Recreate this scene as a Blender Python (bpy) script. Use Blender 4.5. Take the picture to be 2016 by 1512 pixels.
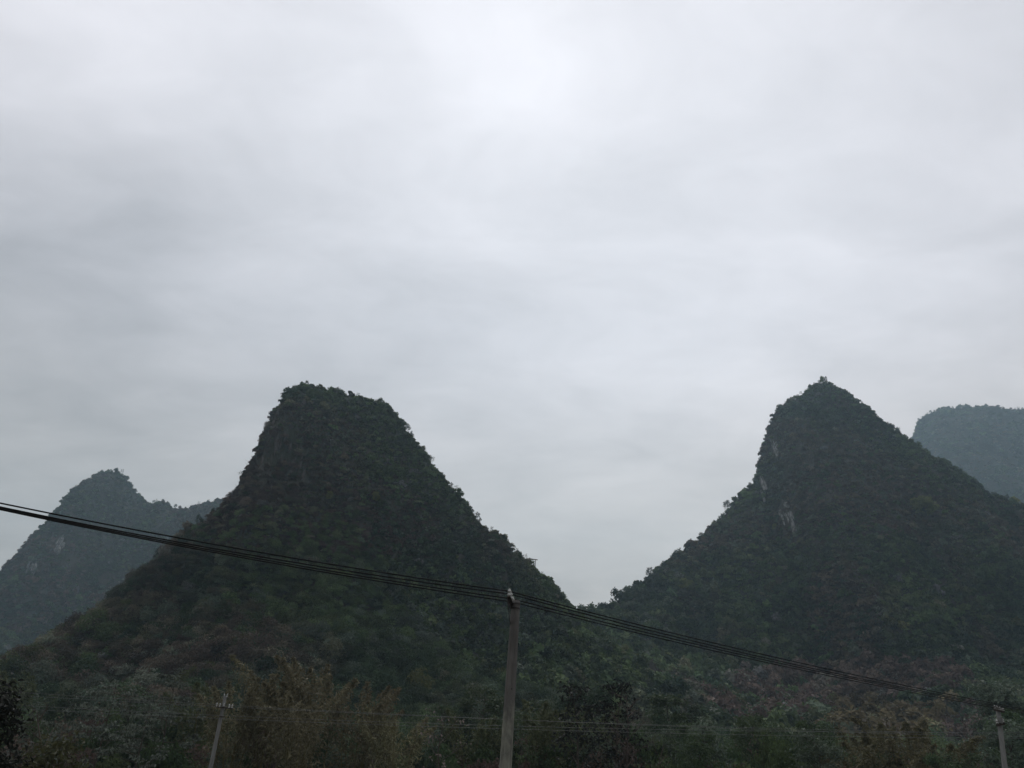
import bpy, math, random
import numpy as np
from mathutils import Vector, Matrix, Euler, noise
from mathutils.bvhtree import BVHTree

random.seed(11)
rng = np.random.default_rng(11)
scene = bpy.context.scene
COL = scene.collection
for o in list(bpy.data.objects):
    bpy.data.objects.remove(o)

# ------------------------------------------------------------------ camera
F, CX, CY = 1500.0, 1008.0, 756.0
PITCH, ROLL = math.radians(26.0), math.radians(2.5)
CAM = Vector((0.0, 0.0, 5.0))
cam_data = bpy.data.cameras.new('camera')
cam = bpy.data.objects.new('camera', cam_data)
COL.objects.link(cam)
R = Matrix.Rotation(math.pi / 2 + PITCH, 3, 'X') @ Matrix.Rotation(ROLL, 3, 'Z')
cam.matrix_world = Matrix.Translation(CAM) @ R.to_4x4()
cam_data.sensor_width = 36.0
cam_data.lens = F / 2016.0 * 36.0
cam_data.clip_start = 0.1
cam_data.clip_end = 9000.0
scene.camera = cam
RN = np.array(R)


def ray(u, v):
    return (R @ Vector(((u - CX) / F, (CY - v) / F, -1.0))).normalized()


def at(u, v, Y):
    """the point at northing Y that stands at picture position u, v"""
    d = ray(u, v)
    return CAM + d * (Y / d.y)


def project(P):
    """n x 3 world points to picture positions"""
    q = (np.asarray(P) - np.array(CAM)) @ RN
    return np.stack([CX - F * q[:, 0] / q[:, 2], CY + F * q[:, 1] / q[:, 2]], 1)


# ------------------------------------------------------------------ sky and sun
SUN = ray(1080, 70)
sun_el = math.asin(SUN.z)
sun_az = math.atan2(SUN.x, SUN.y)
world = bpy.data.worlds.new('World')
scene.world = world
world.use_nodes = True
wt = world.node_tree
wt.nodes.clear()


class Nodes:
    def __init__(self, tree):
        self.t = tree

    def new(self, kind, **props):
        n = self.t.nodes.new(kind)
        for k, v in props.items():
            setattr(n, k, v)
        return n

    def put(self, sock, val):
        if isinstance(val, bpy.types.NodeSocket):
            self.t.links.new(val, sock)
        else:
            sock.default_value = val

    def m(self, op, a, b=0.0, c=None, clamp=False):
        n = self.new('ShaderNodeMath', operation=op, use_clamp=clamp)
        self.put(n.inputs[0], a)
        self.put(n.inputs[1], b)
        if c is not None:
            self.put(n.inputs[2], c)
        return n.outputs[0]

    def vm(self, op, a, b=None, out=0):
        n = self.new('ShaderNodeVectorMath', operation=op)
        self.put(n.inputs[0], a)
        if b is not None:
            self.put(n.inputs[1], b)
        return n.outputs[out]

    def rng(self, x, a, b, lo=0.0, hi=1.0, smooth=True):
        n = self.new('ShaderNodeMapRange', interpolation_type='SMOOTHSTEP' if smooth else 'LINEAR')
        for i, v in enumerate((x, a, b, lo, hi)):
            self.put(n.inputs[i], v)
        return n.outputs[0]

    def noise(self, vec, scale, detail=2.0, rough=0.5, out=0):
        n = self.new('ShaderNodeTexNoise')
        if vec is not None:
            self.put(n.inputs['Vector'], vec)
        n.inputs['Scale'].default_value = scale
        n.inputs['Detail'].default_value = detail
        n.inputs['Roughness'].default_value = rough
        return n.outputs[out]

    def mix(self, fac, a, b, blend='MIX'):
        n = self.new('ShaderNodeMix', data_type='RGBA', blend_type=blend)
        self.put(n.inputs[0], fac)
        self.put(n.inputs[6], a)
        self.put(n.inputs[7], b)
        return n.outputs[2]


W = Nodes(wt)
dirv = W.vm('NORMALIZE', W.new('ShaderNodeTexCoord').outputs['Generated'])
sep = W.new('ShaderNodeSeparateXYZ')
W.put(sep.inputs[0], dirv)
up = W.m('MAXIMUM', sep.outputs[2], 0.0)
inv = W.m('DIVIDE', 1.0, W.m('ADD', up, 0.22))
plane = W.vm('SCALE', dirv)
W.put(plane.node.inputs[3], inv)
stretch = W.vm('MULTIPLY', plane, (0.55, 1.5, 0.7))
warp = W.vm('SCALE', W.vm('SUBTRACT', W.noise(stretch, 1.1, 2.0, 0.5, out=1), (0.5, 0.5, 0.5)))
warp.node.inputs[3].default_value = 0.7
cloud = W.noise(W.vm('ADD', stretch, warp), 1.25, 5.0, 0.52)
ruffle = W.vm('SUBTRACT', W.noise(stretch, 2.4, 3.0, 0.5, out=1), (0.5, 0.5, 0.5))
level = W.m('ADD', 0.645, W.m('MULTIPLY', W.m('SUBTRACT', cloud, 0.5), 0.26))
mottle = W.noise(W.vm('ADD', W.vm('MULTIPLY', plane, (1.3, 1.6, 1.3)), W.vm('MULTIPLY', ruffle, (0.5, 0.5, 0.5))), 2.1, 6.0, 0.56)
level = W.m('ADD', level, W.m('MULTIPLY', W.m('SUBTRACT', mottle, 0.5), 0.50))
sd = W.m('MAXIMUM', W.vm('DOT_PRODUCT', dirv, tuple(SUN), out=1), 0.0)
level = W.m('ADD', level, W.m('MULTIPLY', W.m('POWER', sd, 5.0), 0.07))
level = W.m('ADD', level, W.m('MULTIPLY', W.m('POWER', sd, 30.0), 0.06))


def cloud_bank(level, u, v, degrees, amount):
    """a soft thicker (or thinner) bank of cloud in the direction of u, v"""
    at_dir = W.vm('ADD', dirv, W.vm('MULTIPLY', ruffle, (0.34, 0.34, 0.22)))
    dp = W.m('MAXIMUM', W.vm('DOT_PRODUCT', W.vm('NORMALIZE', at_dir), tuple(ray(u, v)), out=1), 0.0)
    power = math.log(0.5) / math.log(math.cos(math.radians(degrees / 2)))
    return W.m('ADD', level, W.m('MULTIPLY', W.m('POWER', dp, power), amount))


for bank in ((-60, 720, 30, -0.175), (250, 380, 18, -0.08), (620, 420, 12, -0.03), (1860, 395, 6, -0.055), (1720, 410, 5, -0.035), (1960, 385, 5, -0.035),
             (1450, 640, 20, 0.09), (1700, 800, 26, 0.06), (1900, 60, 20, 0.04), (480, 60, 22, 0.07), (1010, 130, 11, 0.07), (1050, 330, 9, 0.04), (60, 40, 22, 0.14), (1950, 60, 16, 0.04)):
    level = cloud_bank(level, *bank)
tint = W.mix(W.rng(up, 0.12, 0.52), (1.10, 0.995, 0.905, 1), (1.0, 0.974, 1.022, 1))
level = W.m('MULTIPLY', level, W.rng(up, 0.02, 0.50, 0.70, 1.0))      # the deck is thicker towards the horizon
rgb = W.vm('SCALE', tint)
W.put(rgb.node.inputs[3], level)
bg_cloud = W.new('ShaderNodeBackground')
W.put(bg_cloud.inputs[0], rgb)
bg_cloud.inputs[1].default_value = 1.0
nishita = W.new('ShaderNodeTexSky', sky_type='NISHITA', sun_disc=False)
nishita.sun_elevation = sun_el
nishita.sun_rotation = sun_az
bg_sky = W.new('ShaderNodeBackground')
W.put(bg_sky.inputs[0], nishita.outputs[0])
bg_sky.inputs[1].default_value = 0.05
cover = W.new('ShaderNodeMixShader')
cover.inputs[0].default_value = 0.95          # the cloud deck hides almost all of the blue
W.put(cover.inputs[1], bg_sky.outputs[0])
W.put(cover.inputs[2], bg_cloud.outputs[0])
wout = W.new('ShaderNodeOutputWorld')
W.put(wout.inputs[0], cover.outputs[0])

sun_data = bpy.data.lights.new('sun', 'SUN')
sun_data.energy = 1.1
sun_data.angle = math.radians(35)
sun_data.color = (1.0, 0.97, 0.93)
sun = bpy.data.objects.new('sun', sun_data)
COL.objects.link(sun)
sun.rotation_euler = SUN.to_track_quat('Z', 'Y').to_euler()

vs = scene.view_settings
vs.view_transform = 'Standard'
vs.look = 'None'
vs.exposure = 0.0
vs.gamma = 1.0
vs.use_curve_mapping = False
scene.render.engine = 'CYCLES'
cy = scene.cycles
cy.use_denoising = True
cy.max_bounces = 5
cy.diffuse_bounces = 3
cy.glossy_bounces = 1
cy.transmission_bounces = 3
cy.volume_bounces = 1
cy.transparent_max_bounces = 6
cy.caustics_reflective = False
cy.caustics_refractive = False


# ------------------------------------------------------------------ helpers
def tag(o, label, category, group=None, kind=None):
    o['label'] = label
    o['category'] = category
    if group:
        o['group'] = group
    if kind:
        o['kind'] = kind
    return o


def mesh_np(name, V, faces, mat=None, smooth=False, attrs=None):
    """mesh from arrays; faces is an n x 3 or n x 4 array, or a list of such arrays"""
    me = bpy.data.meshes.new(name)
    V = np.asarray(V, dtype=np.float32)
    blocks = faces if isinstance(faces, list) else [faces]
    blocks = [np.asarray(b, dtype=np.int32) for b in blocks if len(b)]
    me.vertices.add(len(V))
    me.vertices.foreach_set('co', V.ravel())
    loops = np.concatenate([b.ravel() for b in blocks])
    sizes = np.concatenate([np.full(len(b), b.shape[1], np.int32) for b in blocks])
    starts = np.concatenate([[0], np.cumsum(sizes)[:-1]]).astype(np.int32)
    me.loops.add(len(loops))
    me.loops.foreach_set('vertex_index', loops)
    me.polygons.add(len(sizes))
    me.polygons.foreach_set('loop_start', starts)
    me.polygons.foreach_set('loop_total', sizes)
    me.polygons.foreach_set('use_smooth', np.full(len(sizes), smooth))
    if attrs:
        for k, a in attrs.items():
            at_ = me.attributes.new(k, 'FLOAT', 'POINT')
            at_.data.foreach_set('value', np.asarray(a, np.float32))
    me.update(calc_edges=True)
    me.validate()
    if mat:
        me.materials.append(mat)
    return me


def link(name, data, parent=None):
    o = bpy.data.objects.new(name, data)
    COL.objects.link(o)
    if parent:
        o.parent = parent
    return o


class Geo:
    """collects tubes, boxes and turned shapes into one mesh"""

    def __init__(self):
        self.V, self.Q, self.n = [], [], 0

    def add(self, V, Q):
        self.V.append(np.asarray(V, np.float32))
        self.Q.append(np.asarray(Q, np.int32) + self.n)
        self.n += len(V)

    def tube(self, pts, radii, sides=6):
        pts = [Vector(p) for p in pts]
        if not hasattr(radii, '__len__'):
            radii = [radii] * len(pts)
        rings = []
        ref = Vector((0.31, 0.52, 0.79)).normalized()
        for i, p in enumerate(pts):
            t = (pts[min(i + 1, len(pts) - 1)] - pts[max(i - 1, 0)])
            t = t.normalized() if t.length > 1e-9 else Vector((0, 0, 1))
            a = t.cross(ref)
            if a.length < 0.1:
                a = t.cross(Vector((1, 0, 0)))
            a.normalize()
            b = t.cross(a)
            for k in range(sides):
                w = 2 * math.pi * k / sides
                rings.append(p + (a * math.cos(w) + b * math.sin(w)) * radii[i])
        c0, c1 = len(rings), len(rings) + 1
        rings += [pts[0], pts[-1]]
        q = []
        for i in range(len(pts) - 1):
            for k in range(sides):
                k2 = (k + 1) % sides
                q.append((i * sides + k, i * sides + k2, (i + 1) * sides + k2, (i + 1) * sides + k))
        e = (len(pts) - 1) * sides
        for k in range(0, sides, 2):
            q.append((c0, (k + 2) % sides, (k + 1) % sides, k))
            q.append((c1, e + k, e + (k + 1) % sides, e + (k + 2) % sides))
        self.add([tuple(v) for v in rings], q)
        return self

    def turned(self, base, axis, prof, sides=12):
        """prof: list of (distance along axis, radius)"""
        base, axis = Vector(base), Vector(axis).normalized()
        return self.tube_profile(base, axis, prof, sides)

    def tube_profile(self, base, axis, prof, sides):
        a = axis.cross(Vector((0.3, 0.9, 0.1))).normalized()
        b = axis.cross(a)
        V = []
        for s, r in prof:
            for k in range(sides):
                w = 2 * math.pi * k / sides
                V.append(tuple(base + axis * s + (a * math.cos(w) + b * math.sin(w)) * r))
        q = []
        for i in range(len(prof) - 1):
            for k in range(sides):
                k2 = (k + 1) % sides
                q.append((i * sides + k, i * sides + k2, (i + 1) * sides + k2, (i + 1) * sides + k))
        n = len(V)
        V += [tuple(base + axis * prof[0][0]), tuple(base + axis * prof[-1][0])]
        e = (len(prof) - 1) * sides
        for k in range(0, sides, 2):
            q.append((n, (k + 2) % sides, k + 1, k))
            q.append((n + 1, e + k, e + k + 1, e + (k + 2) % sides))
        self.add(V, q)
        return self

    def beam(self, p, q_, w, h):
        """a square bar from p to q_"""
        p, q_ = Vector(p), Vector(q_)
        t = (q_ - p).normalized()
        a = t.cross(Vector((0, 0, 1)))
        if a.length < 0.05:
            a = Vector((1, 0, 0))
        a.normalize()
        b = a.cross(t).normalized()
        V = []
        for c in (p, q_):
            for sx, sy in ((-1, -1), (1, -1), (1, 1), (-1, 1)):
                V.append(tuple(c + a * (sx * w / 2) + b * (sy * h / 2)))
        self.add(V, [(0, 1, 2, 3), (7, 6, 5, 4), (0, 4, 5, 1), (1, 5, 6, 2), (2, 6, 7, 3), (3, 7, 4, 0)])
        return self

    def mesh(self, name, mat, smooth=False):
        return mesh_np(name, np.concatenate(self.V), np.concatenate(self.Q), mat, smooth)


# ------------------------------------------------------------------ materials
def new_mat(name):
    m = bpy.data.materials.new(name)
    m.use_nodes = True
    m.node_tree.nodes.clear()
    return m, Nodes(m.node_tree)


def finish(N, surface):
    out = N.new('ShaderNodeOutputMaterial')
    N.put(out.inputs[0], surface)


def principled(N, color, rough=0.8, spec=0.3, bump=None, metallic=0.0):
    b = N.new('ShaderNodeBsdfPrincipled')
    N.put(b.inputs['Base Color'], color)
    N.put(b.inputs['Roughness'], rough)
    b.inputs['Specular IOR Level'].default_value = spec
    b.inputs['Metallic'].default_value = metallic
    if bump is not None:
        bn = N.new('ShaderNodeBump')
        bn.inputs['Strength'].default_value = bump[1]
        bn.inputs['Distance'].default_value = bump[2]
        N.put(bn.inputs['Height'], bump[0])
        N.put(b.inputs['Normal'], bn.outputs[0])
    return b.outputs[0]


def foliage_mat(name, base=None, spread=0.22, translucent=0.3, rough=0.6, spec=0.2):
    """leaves: own tone per leaf, per plant; base None takes the colour of the plant that is scattered"""
    m, N = new_mat(name)
    lv = N.new('ShaderNodeAttribute', attribute_name='leaf').outputs['Fac']
    rnd = N.new('ShaderNodeObjectInfo').outputs['Random']
    if base is None:
        c = N.new('ShaderNodeAttribute', attribute_name='tint', attribute_type='INSTANCER').outputs['Color']
    else:
        c = N.new('ShaderNodeRGB').outputs[0]
        c.default_value = (*base, 1)
    hsv = N.new('ShaderNodeHueSaturation')
    N.put(hsv.inputs['Color'], c)
    N.put(hsv.inputs['Hue'], N.m('ADD', 0.485, N.m('MULTIPLY', rnd, 0.03)))
    N.put(hsv.inputs['Value'], N.m('MULTIPLY', N.m('ADD', 1.0 - spread, N.m('MULTIPLY', lv, 2 * spread)),
                                   N.m('ADD', 0.8, N.m('MULTIPLY', rnd, 0.4))))
    surf = principled(N, hsv.outputs[0], rough, spec)
    tr = N.new('ShaderNodeBsdfTranslucent')
    N.put(tr.inputs[0], hsv.outputs[0])
    mx = N.new('ShaderNodeMixShader')
    mx.inputs[0].default_value = translucent
    N.put(mx.inputs[1], surf)
    N.put(mx.inputs[2], tr.outputs[0])
    finish(N, mx.outputs[0])
    return m


def bark_mat(name, a, b, scale=6.0):
    m, N = new_mat(name)
    co = N.vm('MULTIPLY', N.new('ShaderNodeTexCoord').outputs['Object'], (1, 1, 0.25))
    n = N.noise(co, scale, 4, 0.6)
    finish(N, principled(N, N.mix(N.rng(n, 0.35, 0.65), (*a, 1), (*b, 1)), 0.9, 0.15, (n, 0.6, 0.02)))
    return m


M_SCATTER = foliage_mat('scattered_foliage')
M_DARK = foliage_mat('dark_foliage', (0.036, 0.054, 0.030))
M_GREEN = foliage_mat('green_foliage', (0.060, 0.088, 0.040))
M_GREY = foliage_mat('grey_green_foliage', (0.095, 0.122, 0.085), 0.3)
M_PALE_LEAF = foliage_mat('pale_grey_foliage', (0.095, 0.110, 0.088), 0.6)
M_LIME = foliage_mat('yellow_green_foliage', (0.070, 0.076, 0.036))
M_BAMBOO = foliage_mat('dry_bamboo_foliage', (0.150, 0.138, 0.080), 0.45, 0.3)
M_BAMBOO_G = foliage_mat('green_bamboo_foliage', (0.075, 0.085, 0.040), 0.4, 0.3)
M_OCHRE = foliage_mat('ochre_foliage', (0.098, 0.088, 0.045), 0.35)
M_NEAR = foliage_mat('near_dark_foliage', (0.022, 0.024, 0.020), 0.5, 0.15, 0.6, 0.12)
M_PINK = foliage_mat('pale_twig_foliage', (0.20, 0.165, 0.15), 0.4)
M_BARK = bark_mat('bark', (0.045, 0.036, 0.028), (0.095, 0.082, 0.068))
M_PALE_BARK = bark_mat('pale_bark', (0.12, 0.10, 0.085), (0.24, 0.21, 0.18))
M_TWIG = bark_mat('twig_bark', (0.05, 0.038, 0.034), (0.10, 0.08, 0.07))
M_CULM = bark_mat('bamboo_culm', (0.075, 0.07, 0.03), (0.13, 0.115, 0.055), 3.0)

m, N = new_mat('hill_soil')
co = N.new('ShaderNodeTexCoord').outputs['Object']
n1 = N.noise(co, 0.05, 6, 0.6)
n2 = N.noise(N.vm('MULTIPLY', co, (1, 1, 0.3)), 0.6, 5, 0.65)
c = N.mix(N.rng(n1, 0.35, 0.65), (0.030, 0.034, 0.024, 1), (0.055, 0.048, 0.038, 1))
c = N.mix(N.rng(n2, 0.5, 0.75), c, (0.085, 0.080, 0.074, 1))
finish(N, principled(N, c, 0.95, 0.1, (n2, 0.8, 0.8)))
M_HILL = m

m, N = new_mat('limestone')
co = N.new('ShaderNodeTexCoord').outputs['Object']
st = N.noise(N.vm('MULTIPLY', co, (1, 1, 0.16)), 0.55, 6, 0.62)
bl = N.noise(co, 0.25, 4, 0.6)
c = N.mix(N.rng(st, 0.38, 0.62), (0.055, 0.055, 0.055, 1), (0.29, 0.285, 0.275, 1))
c = N.mix(N.rng(bl, 0.5, 0.66), c, (0.06, 0.065, 0.05, 1))
finish(N, principled(N, c, 0.9, 0.2, (st, 0.9, 0.6)))
M_ROCK = m

m, N = new_mat('weathered_crag')
co = N.new('ShaderNodeTexCoord').outputs['Object']
st = N.noise(N.vm('MULTIPLY', co, (1, 1, 0.2)), 0.7, 6, 0.62)
c = N.mix(N.rng(st, 0.38, 0.66), (0.035, 0.034, 0.034, 1), (0.085, 0.075, 0.070, 1))
finish(N, principled(N, c, 0.9, 0.15, (st, 0.9, 0.5)))
M_CRAG = m

m, N = new_mat('field_soil')
co = N.new('ShaderNodeTexCoord').outputs['Object']
g = N.noise(co, 0.15, 6, 0.62)
g2 = N.noise(co, 2.5, 4, 0.6)
c = N.mix(N.rng(g, 0.35, 0.65), (0.035, 0.045, 0.022, 1), (0.075, 0.062, 0.042, 1))
c = N.mix(N.m('MULTIPLY', g2, 0.5), c, (0.03, 0.03, 0.022, 1))
finish(N, principled(N, c, 0.95, 0.1, (g2, 0.7, 0.08)))
M_FIELD = m

m, N = new_mat('pole_concrete')
tc = N.new('ShaderNodeTexCoord').outputs['Object']
big = N.noise(N.vm('MULTIPLY', tc, (1, 1, 0.35)), 4.0, 5, 0.6)
fine = N.noise(tc, 60, 4, 0.6)
moss = N.noise(N.vm('MULTIPLY', tc, (1, 1, 0.5)), 2.2, 5, 0.65)
c = N.mix(N.rng(big, 0.3, 0.7), (0.074, 0.070, 0.066, 1), (0.138, 0.131, 0.122, 1))
pz = N.new('ShaderNodeSeparateXYZ')
N.put(pz.inputs[0], tc)
damp = N.m('ADD', N.m('MULTIPLY', pz.outputs[2], -0.25), N.m('MULTIPLY', moss, 2.6))       # pale lichen on the lower shaft, with a ragged upper edge
c = N.mix(N.m('MULTIPLY', N.rng(damp, -0.45, 0.25), 0.85), c, (0.27, 0.275, 0.22, 1))
streak = N.noise(N.vm('MULTIPLY', tc, (1, 1, 0.05)), 26, 3, 0.6)
c = N.mix(N.m('MULTIPLY', N.rng(streak, 0.5, 0.7), 0.55), c, (0.05, 0.045, 0.042, 1))
c = N.mix(N.m('MULTIPLY', N.rng(fine, 0.5, 0.8), 0.5), c, (0.07, 0.065, 0.06, 1))
finish(N, principled(N, c, 0.9, 0.2, (fine, 0.5, 0.01)))
M_CONCRETE = m
m, N = new_mat('far_pole_concrete')
tc = N.new('ShaderNodeTexCoord').outputs['Object']
big = N.noise(N.vm('MULTIPLY', tc, (1, 1, 0.35)), 3.0, 5, 0.6)
finish(N, principled(N, N.mix(N.rng(big, 0.3, 0.7), (0.12, 0.12, 0.115, 1), (0.22, 0.22, 0.21, 1)), 0.9, 0.2))
M_CONCRETE_PALE = m
m, N = new_mat('rusted_steel')
tc = N.new('ShaderNodeTexCoord').outputs['Object']
c = N.mix(N.rng(N.noise(tc, 25, 4, 0.6), 0.4, 0.65), (0.030, 0.028, 0.027, 1), (0.065, 0.045, 0.034, 1))
finish(N, principled(N, c, 0.6, 0.4, metallic=0.4))
M_STEEL = m
m, N = new_mat('glazed_porcelain')
tc = N.new('ShaderNodeTexCoord').outputs['Object']
c = N.mix(N.rng(N.noise(tc, 30, 3, 0.5), 0.4, 0.7), (0.38, 0.38, 0.36, 1), (0.22, 0.215, 0.20, 1))
finish(N, principled(N, c, 0.2, 0.6))
M_PORCELAIN = m
m, N = new_mat('cable_sheath')
tc = N.new('ShaderNodeTexCoord').outputs['Object']
c = N.mix(N.noise(tc, 5, 3, 0.5), (0.010, 0.010, 0.010, 1), (0.020, 0.020, 0.020, 1))
finish(N, principled(N, c, 0.85, 0.08))
M_CABLE = m
m, N = new_mat('bare_aluminium_wire')
tc = N.new('ShaderNodeTexCoord').outputs['Object']
c = N.mix(N.noise(tc, 2, 3, 0.5), (0.10, 0.105, 0.10, 1), (0.17, 0.175, 0.17, 1))
finish(N, principled(N, c, 0.5, 0.4, metallic=0.3))
M_WIRE = m


# ------------------------------------------------------------------ ground
def ground_z(x, y):
    """a road bank under the camera, then the valley floor"""
    t = min(max((y - 4.0) / 7.0, 0.0), 1.0)
    t = t * t * (3 - 2 * t)
    far = min(max((y - 14) / 60.0, 0.0), 1.0)
    return 3.4 * (1 - t) + far * 0.5 * noise.noise((x * 0.03, y * 0.03, 2.0))


RR = [0.0, 1, 2, 3, 4, 5, 6, 7, 8, 9, 10, 11, 12, 14, 17, 21, 26, 32, 40, 50, 62, 76, 92, 110, 135, 165, 200, 260, 340, 450, 600, 800, 1100, 1500, 2000, 2500]
NA = 120
V = []
for r in RR:
    for k in range(NA):
        a = 2 * math.pi * k / NA
        x, y = r * math.sin(a), r * math.cos(a)
        V.append((x, y, ground_z(x, y)))
Q = []
for i in range(len(RR) - 1):
    for k in range(NA):
        k2 = (k + 1) % NA
        if i == 0:
            continue
        Q.append((i * NA + k, (i + 1) * NA + k, (i + 1) * NA + k2, i * NA + k2))
T = [(0, NA + k, NA + (k + 1) % NA) for k in range(NA)]
gr = link('ground', mesh_np('ground', V, [np.array(Q), np.array(T)], M_FIELD, True))
tag(gr, 'dark valley floor hidden under the wood at the foot of the hills', 'ground', kind='structure')

# ------------------------------------------------------------------ hills
SIL_MID = [(-700, 1500), (-400, 1465), (-150, 1395), (0, 1343), (67, 1312), (106, 1280), (151, 1250), (159, 1228), (209, 1214), (225, 1196), (246, 1172), (262, 1149),
           (312, 1129), (323, 1110), (331, 1087), (352, 1066), (370, 1050), (391, 1034), (430, 1016), (446, 996), (462, 975), (491, 946), (505, 914), (521, 885), (529, 872),
           (546, 840), (560, 808), (565, 791), (577, 771), (583, 760), (592, 755), (609, 755), (627, 763), (654, 771), (686, 777), (717, 783), (741, 788), (762, 796), (776, 808),
           (784, 828), (801, 844), (807, 854), (828, 884), (844, 903), (858, 919), (873, 943), (900, 969), (930, 1007), (960, 1043), (990, 1058), (1008, 1083), (1036, 1108),
           (1052, 1122), (1066, 1130), (1084, 1144), (1098, 1158), (1104, 1174), (1120, 1191), (1136, 1207), (1160, 1232), (1210, 1275), (1300, 1340), (1420, 1410), (1600, 1470), (1900, 1500)]
SIL_RIGHT = [(600, 1420), (800, 1370), (950, 1320), (1060, 1260), (1110, 1230), (1143, 1213), (1170, 1209), (1180, 1199), (1197, 1192), (1240, 1164), (1278, 1137), (1320, 1100), (1360, 1074),
             (1400, 1037), (1419, 1021), (1435, 999), (1463, 967), (1489, 947), (1495, 919), (1499, 890), (1509, 850), (1522, 818), (1543, 793), (1574, 778), (1590, 766), (1607, 756),
             (1622, 749), (1636, 756), (1651, 764), (1670, 780), (1689, 789), (1711, 809), (1736, 827), (1762, 845), (1787, 867), (1822, 888), (1857, 910), (1895, 927), (1914, 942),
             (1940, 967), (1971, 978), (2016, 994), (2090, 1030), (2200, 1090), (2400, 1230), (2700, 1390), (2900, 1440)]
SIL_FARL = [(-700, 1430), (-400, 1350), (-200, 1262), (-60, 1198), (0, 1164), (24, 1148), (34, 1122), (53, 1092), (71, 1061), (90, 1039), (116, 1013), (140, 981), (159, 955), (172, 943),
            (190, 934), (201, 928), (217, 926), (238, 928), (251, 944), (264, 963), (283, 980), (296, 988), (320, 988), (341, 998), (370, 1001), (389, 993), (423, 987), (447, 978),
            (520, 962), (600, 985), (700, 1050), (900, 1200), (1050, 1340), (1150, 1400)]
SIL_FARR = [(1420, 1400), (1600, 1280), (1720, 1090), (1770, 960), (1790, 890), (1799, 856), (1804, 832), (1811, 824), (1822, 814), (1854, 803), (1876, 801), (1921, 800), (1940, 800),
            (1965, 806), (1994, 804), (2016, 803), (2150, 830), (2300, 940), (2500, 1130), (2750, 1380)]


def build_hill(label, sil, depth, cot, round_r, apron, apron_z, ncol, seed, lift, amp):
    """a ridge along the skyline with a craggy front that falls to the valley and a back slope"""
    uv = np.array(sil, float)
    seg = np.hypot(np.diff(uv[:, 0]), np.diff(uv[:, 1]))
    s = np.concatenate([[0], np.cumsum(seg)])
    ss = np.linspace(0, s[-1], ncol)
    us, vs_ = np.interp(ss, s, uv[:, 0]), np.interp(ss, s, uv[:, 1])
    ridge = []
    for i, (u, v) in enumerate(zip(us, vs_)):
        p = at(u, v + lift, depth(u))
        p.z = max(p.z, 0.5)
        ridge.append(p)
    qs_f = np.linspace(0, 1, 90) ** 1.25
    qs_b = np.linspace(0, 1, 16)[1:]
    rows = []
    zmax = max(p.z for p in ridge)
    for side, qs in ((1, qs_b[::-1]), (-1, qs_f)):
        for q in qs:
            row = []
            for p in ridge:
                base = -0.8
                d = (p.z - base) * q
                z = p.z - d
                off = cot * d + round_r * (1 - math.exp(-d / max(round_r * 1.2, 1e-3)))
                if side < 0 and z < apron_z:
                    t = 1 - max(z, 0.0) / apron_z
                    off += apron * t * t * min(1.0, d / 10.0)
                x, y = p.x, p.y + side * off
                k = min(1.0, d / 14.0)
                if k > 0:
                    a = Vector((x * 0.018, y * 0.018, z * 0.011 + seed))
                    b = Vector((x * 0.06, y * 0.06, z * 0.035 + seed * 2))
                    c_ = Vector((x * 0.2, y * 0.2, z * 0.12 + seed * 3))
                    kk = k * min(1.0, z / 12.0 + 0.25)
                    dy = (noise.noise(a) * 1.0 + noise.noise(b) * 0.42 + noise.noise(c_) * 0.16) * amp * kk
                    dx = noise.noise(a + Vector((31, 7, 3))) * 0.10 * amp * kk
                    x, y = x + dx, y + dy * (1 if side < 0 else -1)
                row.append((x, y, z))
            rows.append(row)
    V = np.array(rows).reshape(-1, 3)
    nr = len(rows)
    i, j = np.meshgrid(np.arange(nr - 1), np.arange(ncol - 1), indexing='ij')
    a = (i * ncol + j).ravel()
    Q = np.stack([a, a + ncol, a + ncol + 1, a + 1], 1)
    o = link('hill', mesh_np('hill', V, Q, M_HILL, True))
    tag(o, label, 'hill', kind='structure')
    bvh = BVHTree.FromPolygons([Vector(v) for v in V], [tuple(q) for q in Q.tolist()])
    return dict(obj=o, V=V.reshape(nr, ncol, 3), bvh=bvh, ridge=ridge, us=us, vs=vs_, front=len(qs_b))


def lerp_depth(*pairs):
    xs, ys = [p[0] for p in pairs], [p[1] for p in pairs]
    return lambda u: float(np.interp(u, xs, ys))


H_MID = build_hill('steep flat-topped dark green hill standing behind the central pole', SIL_MID,
                   lerp_depth((-700, 180), (0, 195), (300, 215), (600, 230), (1000, 242), (1150, 257), (1900, 253)), 0.42, 5.5, 48, 35, 430, 1.0, 5, 9)
H_RIGHT = build_hill('pointed dark green hill with pale rock streaks beyond the shorter pole', SIL_RIGHT,
                     lerp_depth((600, 365), (1150, 375), (1500, 425), (1620, 430), (2000, 420), (2900, 400)), 0.44, 8, 185, 50, 430, 5.0, 4, 12)
H_FARL = build_hill('hazy blue-green hill with a rounded knob, far behind at the picture edge', SIL_FARL,
                    lerp_depth((-700, 720), (200, 800), (1150, 830)), 0.45, 10, 150, 60, 330, 9.0, 3, 16)
H_FARR = build_hill('palest hazy hill with a long level top, seen past the pointed hill', SIL_FARR,
                    lerp_depth((1420, 1140), (1900, 1200), (2750, 1200)), 0.5, 23, 260, 110, 260, 6.0, 3, 34)


def on_hill(H, u, v):
    hit = H['bvh'].ray_cast(CAM, ray(u, v))
    return hit[0], hit[1]


# ------------------------------------------------------------------ plant shapes
def unit(a):
    return a / np.maximum(np.linalg.norm(a, axis=1, keepdims=True), 1e-9)


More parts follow.
